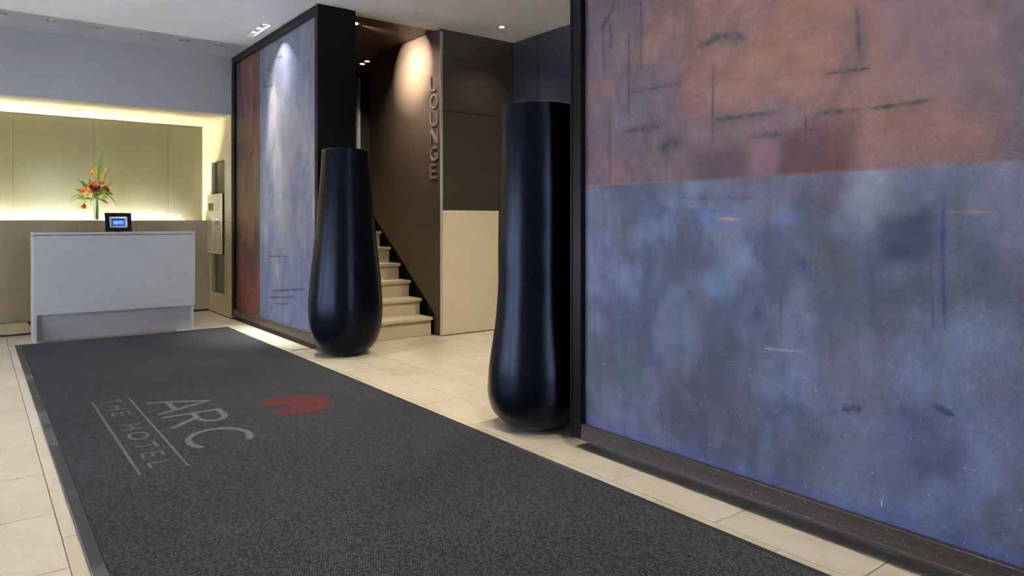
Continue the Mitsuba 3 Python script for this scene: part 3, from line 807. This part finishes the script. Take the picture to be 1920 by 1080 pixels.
for i in range(3):
    yy = fy0 + .1 + i * .185
    xx = (fx0 + fx1) / 2
    put('lamp_ring', lathe([(.030, 0), (.038, 0), (.038, .03), (.030, .03), (.030, 0)], 32, (xx, yy, H + .025)), 'mat_chrome', rf, smooth=30)
    put('lamp', lathe([(0, 0), (.029, 0), (.026, .02), (0, .025)], 28, (xx, yy, H + .032)), 'mat_white_paint', rf, emitter={'type': 'area', 'sampling_weight': 0.02, 'radiance': {'type': 'rgb', 'value': [9, 8.6, 7.6]}})
spot('beam_of_painting_wash', (2.25, 6.98, H - .01), (2.43, 6.96, 1.9), 14, 48, 6, (1, .96, .90), 3.0)
spot('beam_of_floor_wash', (2.29, 7.30, H - .01), (2.36, 7.2, 0), 70, 18, 5, (1, .93, .80), 2.5)

# small flush sensors
for (x, y, z, lb) in ((3.271, 5.775, H, 'small round white ceiling sensor between the partition and the alcove light'), (.941, 9.269, ZS, 'small round sprinkler cover in the cream soffit over the desk')):
    k = numbered('ceiling_sensor')
    tag(k, lb, 'sensor')
    put('cover', lathe([(0, -.010), (.030, -.010), (.034, -.007), (.034, -.003), (0, -.003)], 36, (x, y, z)), 'mat_white_paint' if z > 3 else 'mat_cream_paint', k, smooth=30)
    put('rim', lathe([(.0335, 0), (.038, 0), (.038, -.003), (.0335, -.003), (.0335, 0)], 36, (x, y, z)), 'mat_alu', k)

# ------------------------------------------------------------------ flowers on the ledge
AX = np.array([math.cos(_yaw), -math.sin(_yaw), 0]); UP = np.array([0, 0, 1.0]); TOW = -np.array([math.sin(_yaw), math.cos(_yaw), 0])
VB = np.array([1.170, 9.735, ZC - .0018]); VH = .262
OR_ = VB + UP * VH
SC = .000834


def W(zx, zy, d=0.0):
    return OR_ + AX * ((zx - 372) * SC) + UP * ((690 - zy) * SC) + TOW * d


gv = numbered('glass_vase')
tag(gv, 'slender clear glass vase of flowers on the lit ledge', 'vase')
put('glass', lathe([(0, .004), (.030, .004), (.032, .03), (.037, VH), (.0392, VH), (.0345, .03), (.033, 0), (0, 0)], 40, VB), 'mat_vase_glass', gv, smooth=30)
scene['mat_water'] = {'type': 'thindielectric', 'int_ior': 1.2, 'specular_transmittance': {'type': 'rgb', 'value': [.88, .90, .50]}}
put('water', lathe([(0, .006), (.0285, .006), (.0325, .15), (0, .15)], 32, VB), 'mat_water', gv, smooth=30, label='yellowish water in the vase')
mat('mat_stem', (.16, .22, .05), rough=0.5)
for nm, c in dict(leaf=(.040, .095, .014), blade=(.085, .15, .022), grass=(.03, .05, .018)).items():
    scene['mat_' + nm] = {'type': 'principledthin', 'base_color': {'type': 'rgb', 'value': list(c)}, 'roughness': .45, 'diff_trans': .25}
for nm, c in dict(darkred=(.10, .008, .012), red=(.36, .040, .028), orange=(.50, .13, .030), peach=(.52, .20, .07), yellow=(.55, .31, .035), lime=(.36, .37, .09), cream=(.58, .53, .28)).items():
    mat('mat_petal_' + nm, c, rough=.6, spec=.25, sheen=.3)
for i in range(18):
    a = 2.4 * i
    r0, r1 = rng.uniform(.008, .025), rng.uniform(.016, .032)
    p0 = VB + np.array([r0 * math.cos(a), r0 * math.sin(a), .012]); p1 = OR_ + np.array([r1 * math.cos(a + .9), r1 * math.sin(a + 2.4), .03])
    put('stem', tube([p0, (p0 + p1) / 2, p1], .0036, 6), 'mat_stem', gv, smooth=True, label='cut green flower stem in the vase')


def blade(pts, width, thick=.0012):
    p = bezier(*pts, n=16)
    t = np.linspace(0, 1, len(p))
    wd = width * np.sin(np.pi * np.clip(t * .92 + .06, 0, 1)) ** .8 / 2
    d = np.gradient(p, axis=0); d /= np.linalg.norm(d, axis=1, keepdims=True)
    s = np.cross(d, TOW * .85 + UP * .25 + AX * .1); s /= np.linalg.norm(s, axis=1, keepdims=True)
    nrm = np.cross(s, d)
    L, C, Rr = p + s * wd[:, None], p - nrm * (wd * .25)[:, None], p - s * wd[:, None]
    v = np.concatenate([L, C, Rr]); n = len(p); f = []
    for i in range(n - 1):
        for o in (0, n):
            f += [(o + i, o + n + i, o + n + i + 1), (o + i, o + n + i + 1, o + i + 1)]
    return trimesh.Trimesh(v, f, process=False)


LEAVES = [((400, 470, 0), (418, 240, .01), (462, 40, .0), .030, 'blade', 'tallest upright green blade leaf'), ((418, 470, .01), (420, 260, .02), (440, 110, .015), .026, 'blade', 'upright green blade leaf beside the tallest'),
          ((310, 600, 0), (290, 470, 0), (275, 395, 0), .026, 'leaf', 'small pointed green leaf at upper left'), ((280, 560, 0), (230, 500, .02), (170, 432, .02), .036, 'leaf', 'broad green leaf at upper left of bouquet'),
          ((250, 600, 0), (160, 575, .02), (105, 560, .02), .036, 'leaf', 'broad green leaf at far left of bouquet'), ((330, 690, .03), (220, 655, .04), (120, 665, .04), .022, 'leaf', 'narrow green leaf at lower left'),
          ((372, 640, -.02), (330, 560, -.03), (318, 440, -.03), .030, 'grass', 'dark green leaf behind the orange lily'), ((390, 640, -.02), (440, 540, -.03), (500, 500, -.03), .034, 'grass', 'dark green leaf behind the dark rose'),
          ((372, 650, .02), (400, 620, .05), (455, 640, .06), .034, 'grass', 'dark green leaf over the vase rim at right'), ((360, 650, .02), (330, 640, .05), (270, 650, .05), .030, 'grass', 'dark green leaf over the vase rim at left'),
          ((320, 700, .03), (220, 690, .05), (130, 688, .05), .015, 'blade', 'lowest narrow leaf at left'), ((430, 640, .03), (550, 575, .04), (642, 637, .04), .042, 'leaf', 'broad green leaf at right of bouquet'),
          ((420, 690, .03), (500, 700, .04), (566, 762, .04), .024, 'leaf', 'green leaf drooping at lower right'),
          ((260, 640, 0), (60, 600, .02), (8, 730, .02), .008, 'grass', 'thin dark grass blade curving down at left'), ((250, 650, .02), (50, 660, .02), (10, 790, .02), .006, 'blade', 'thin pale grass blade curving down at left'),
          ((470, 620, 0), (600, 620, .02), (682, 797, .02), .008, 'grass', 'thin dark grass blade curving down at right'), ((330, 560, 0), (180, 460, 0), (60, 398, 0), .007, 'blade', 'thin straw blade at upper left'),
          ((440, 600, 0), (540, 500, 0), (625, 440, 0), .009, 'blade', 'thin pale blade at upper right'), ((400, 560, 0), (480, 420, -.01), (556, 210, -.01), .006, 'grass', 'thin dark twig leaning right')]
for a, b, c, w, m, lb in LEAVES:
    k = numbered('leaf_blade')
    put('blade', blade([W(*a), W(*b), W(*c)], w), 'mat_' + m, k, smooth=True)
    base = W(*a); foot = OR_ + (base - OR_) * .25 - UP * .02
    put('stalk', tube([foot, (foot + base) / 2 + UP * .004, base], .0016, 5), 'mat_stem', k, smooth=True)
    tag(k, lb + ' in the glass vase bouquet', 'leaf', None)


def petal(center, axis, spin, L, wd, open_, cup):
    """one petal: pointed spoon from the centre, opening away from axis"""
    axis = axis / np.linalg.norm(axis)
    u = np.cross(axis, [.3, .2, .9]); u /= np.linalg.norm(u); v = np.cross(axis, u)
    out = math.cos(spin) * u + math.sin(spin) * v
    sd = np.cross(axis, out)
    n, k = 8, 5
    V = []
    for i in range(n):
        t = i / (n - 1)
        ang = open_ * (t ** 1.2)
        c = center + L * (axis * (t * math.cos(ang)) + out * (t * math.sin(ang) + .12 * math.sin(math.pi * t)))
        ww = wd * (math.sin(math.pi * min(1, .10 + .88 * t)) ** .75)
        for j in range(k):
            q = (j / (k - 1)) * 2 - 1
            V.append(c + sd * ww * q + axis * cup * ww * q * q)
    F = []
    for i in range(n - 1):
        for j in range(k - 1):
            o = i * k + j
            F += [(o, o + 1, o + k + 1), (o, o + k + 1, o + k)]
    return trimesh.Trimesh(np.array(V), F, process=False)


def bloom(name, label, cat_, pos, axis, rings, bsdf, core=None, stem_from=None):
    k = numbered(name)
    tag(k, label, cat_)
    i = 0
    for (num, L, wd, op, cup) in rings:
        for j in range(num):
            put('petal', petal(pos, np.array(axis, float), 2 * math.pi * j / num + i * .7, L * 1.2, wd * 1.25, op, cup), bsdf, k, smooth=True)
        i += 1
    if core is not None:
        m = trimesh.creation.icosphere(2, core[0]); m.apply_translation(pos + np.array(axis) / np.linalg.norm(axis) * core[0] * .6)
        put('centre', m, core[1], k, smooth=True)
    s0 = OR_ - UP * .01 if stem_from is None else stem_from
    mid = (s0 + pos) / 2 + UP * .012
    put('stem', tube(bezier(s0, mid, pos, n=8), .0026, 6), 'mat_stem', k, smooth=True)
    return k


A3 = lambda a, u, t: AX * a + UP * u + TOW * t
bloom('rose', 'large dark red rose in the middle of the bouquet', 'flower', W(418, 560, .05), A3(.1, .45, 1), [(7, .050, .024, 1.35, .3), (6, .042, .021, .85, .3), (4, .034, .016, .4, .3)], 'mat_petal_darkred')
bloom('rose', 'smaller dark red rose left of the middle of the bouquet', 'flower', W(345, 520, .03), A3(-.4, .8, .8), [(6, .036, .018, 1.2, .3), (5, .03, .014, .6, .3)], 'mat_petal_darkred')
bloom('lily', 'red lily at the left of the bouquet', 'flower', W(235, 585, .04), A3(-.7, .5, .8), [(6, .052, .016, 1.15, .2), (3, .03, .008, .4, .2)], 'mat_petal_red', (.006, 'mat_petal_yellow'))
bloom('lily', 'orange lily at the top of the bouquet', 'flower', W(350, 490, .04), A3(-.1, .9, .7), [(6, .050, .018, 1.15, .2), (3, .03, .008, .4, .2)], 'mat_petal_orange', (.006, 'mat_petal_yellow'))
bloom('lily', 'peach lily right of the orange one', 'flower', W(460, 490, .03), A3(.4, .9, .6), [(6, .044, .017, 1.1, .2), (3, .03, .008, .4, .2)], 'mat_petal_peach', (.006, 'mat_petal_yellow'))
bloom('lily', 'small orange lily low at left of the dark rose', 'flower', W(305, 575, .06), A3(-.3, .3, 1), [(6, .040, .014, 1.2, .2)], 'mat_petal_orange', (.006, 'mat_petal_yellow'))
bloom('carnation', 'lime green bloom low in the bouquet', 'flower', W(290, 635, .05), A3(-.4, .3, 1), [(8, .036, .013, 1.35, .3), (6, .028, .012, .8, .3)], 'mat_petal_lime')
bloom('carnation', 'cream bloom low at right of the bouquet', 'flower', W(515, 660, .04), A3(.5, .2, 1), [(8, .030, .011, 1.3, .3), (6, .024, .010, .7, .3)], 'mat_petal_cream')
bloom('carnation', 'cream bloom just under the lime one', 'flower', W(345, 650, .06), A3(-.1, .2, 1), [(7, .026, .010, 1.3, .3)], 'mat_petal_cream')
bloom('lily', 'small red lily tucked between the two dark roses', 'flower', W(372, 585, .04), A3(-.2, .2, 1), [(6, .030, .011, 1.2, .2)], 'mat_petal_red', (.005, 'mat_petal_yellow'))
bloom('lily', 'small peach lily just above the large dark rose', 'flower', W(405, 510, .045), A3(.1, .6, 1), [(6, .032, .012, 1.2, .2)], 'mat_petal_peach', (.005, 'mat_petal_yellow'))
bloom('tulip', 'orange-red tulip at the right of the bouquet', 'flower', W(515, 585, .03), A3(.8, .45, .3), [(3, .052, .020, .35, .5), (3, .050, .019, .55, .5)], 'mat_petal_red')
bloom('tulip', 'orange tulip hanging down at the lower left of the vase', 'flower', W(236, 765, .04), A3(-.25, -1, .1), [(3, .052, .021, .30, .5), (3, .050, .020, .50, .5)], 'mat_petal_orange', stem_from=W(300, 690, .03))


def spray(label, pts, foot):
    k = numbered('orchid_spray')
    tag(k, label, 'flower')
    for (zx, zy, d, s) in pts:
        c = W(zx, zy, d)
        ax = np.array(A3(rng.uniform(-.5, .5), rng.uniform(0, .8), 1.0))
        put('floret', cat(*[petal(c, ax, 2 * math.pi * j / 5 + zx, s, s * .42, 1.25, .2) for j in range(5)]), 'mat_petal_yellow', k, smooth=True)
    put('stem', tube(bezier(W(*foot), W((foot[0] + pts[0][0]) / 2, (foot[1] + pts[0][1]) / 2 - 20, 0), W(*pts[0][:3]), n=10), .002, 5), 'mat_stem', k, smooth=True)


spray('yellow orchid spray left of the tall blade leaves', [(350, 270, .01, .020), (330, 310, .015, .02), (372, 300, .02, .02), (345, 330, .02, .02), (380, 330, .01, .018), (325, 282, .0, .018), (365, 355, .02, .017), (345, 250, .0, .014)], (375, 480, .01))
spray('yellow orchid spray right of the tall blade leaves', [(520, 285, .0, .015), (495, 310, .01, .016), (505, 270, .0, .012), (465, 375, .01, .017), (455, 350, 0, .014), (500, 420, .02, .018), (485, 450, .02, .018), (515, 445, .01, .015), (470, 430, .02, .016)], (420, 560, .01))
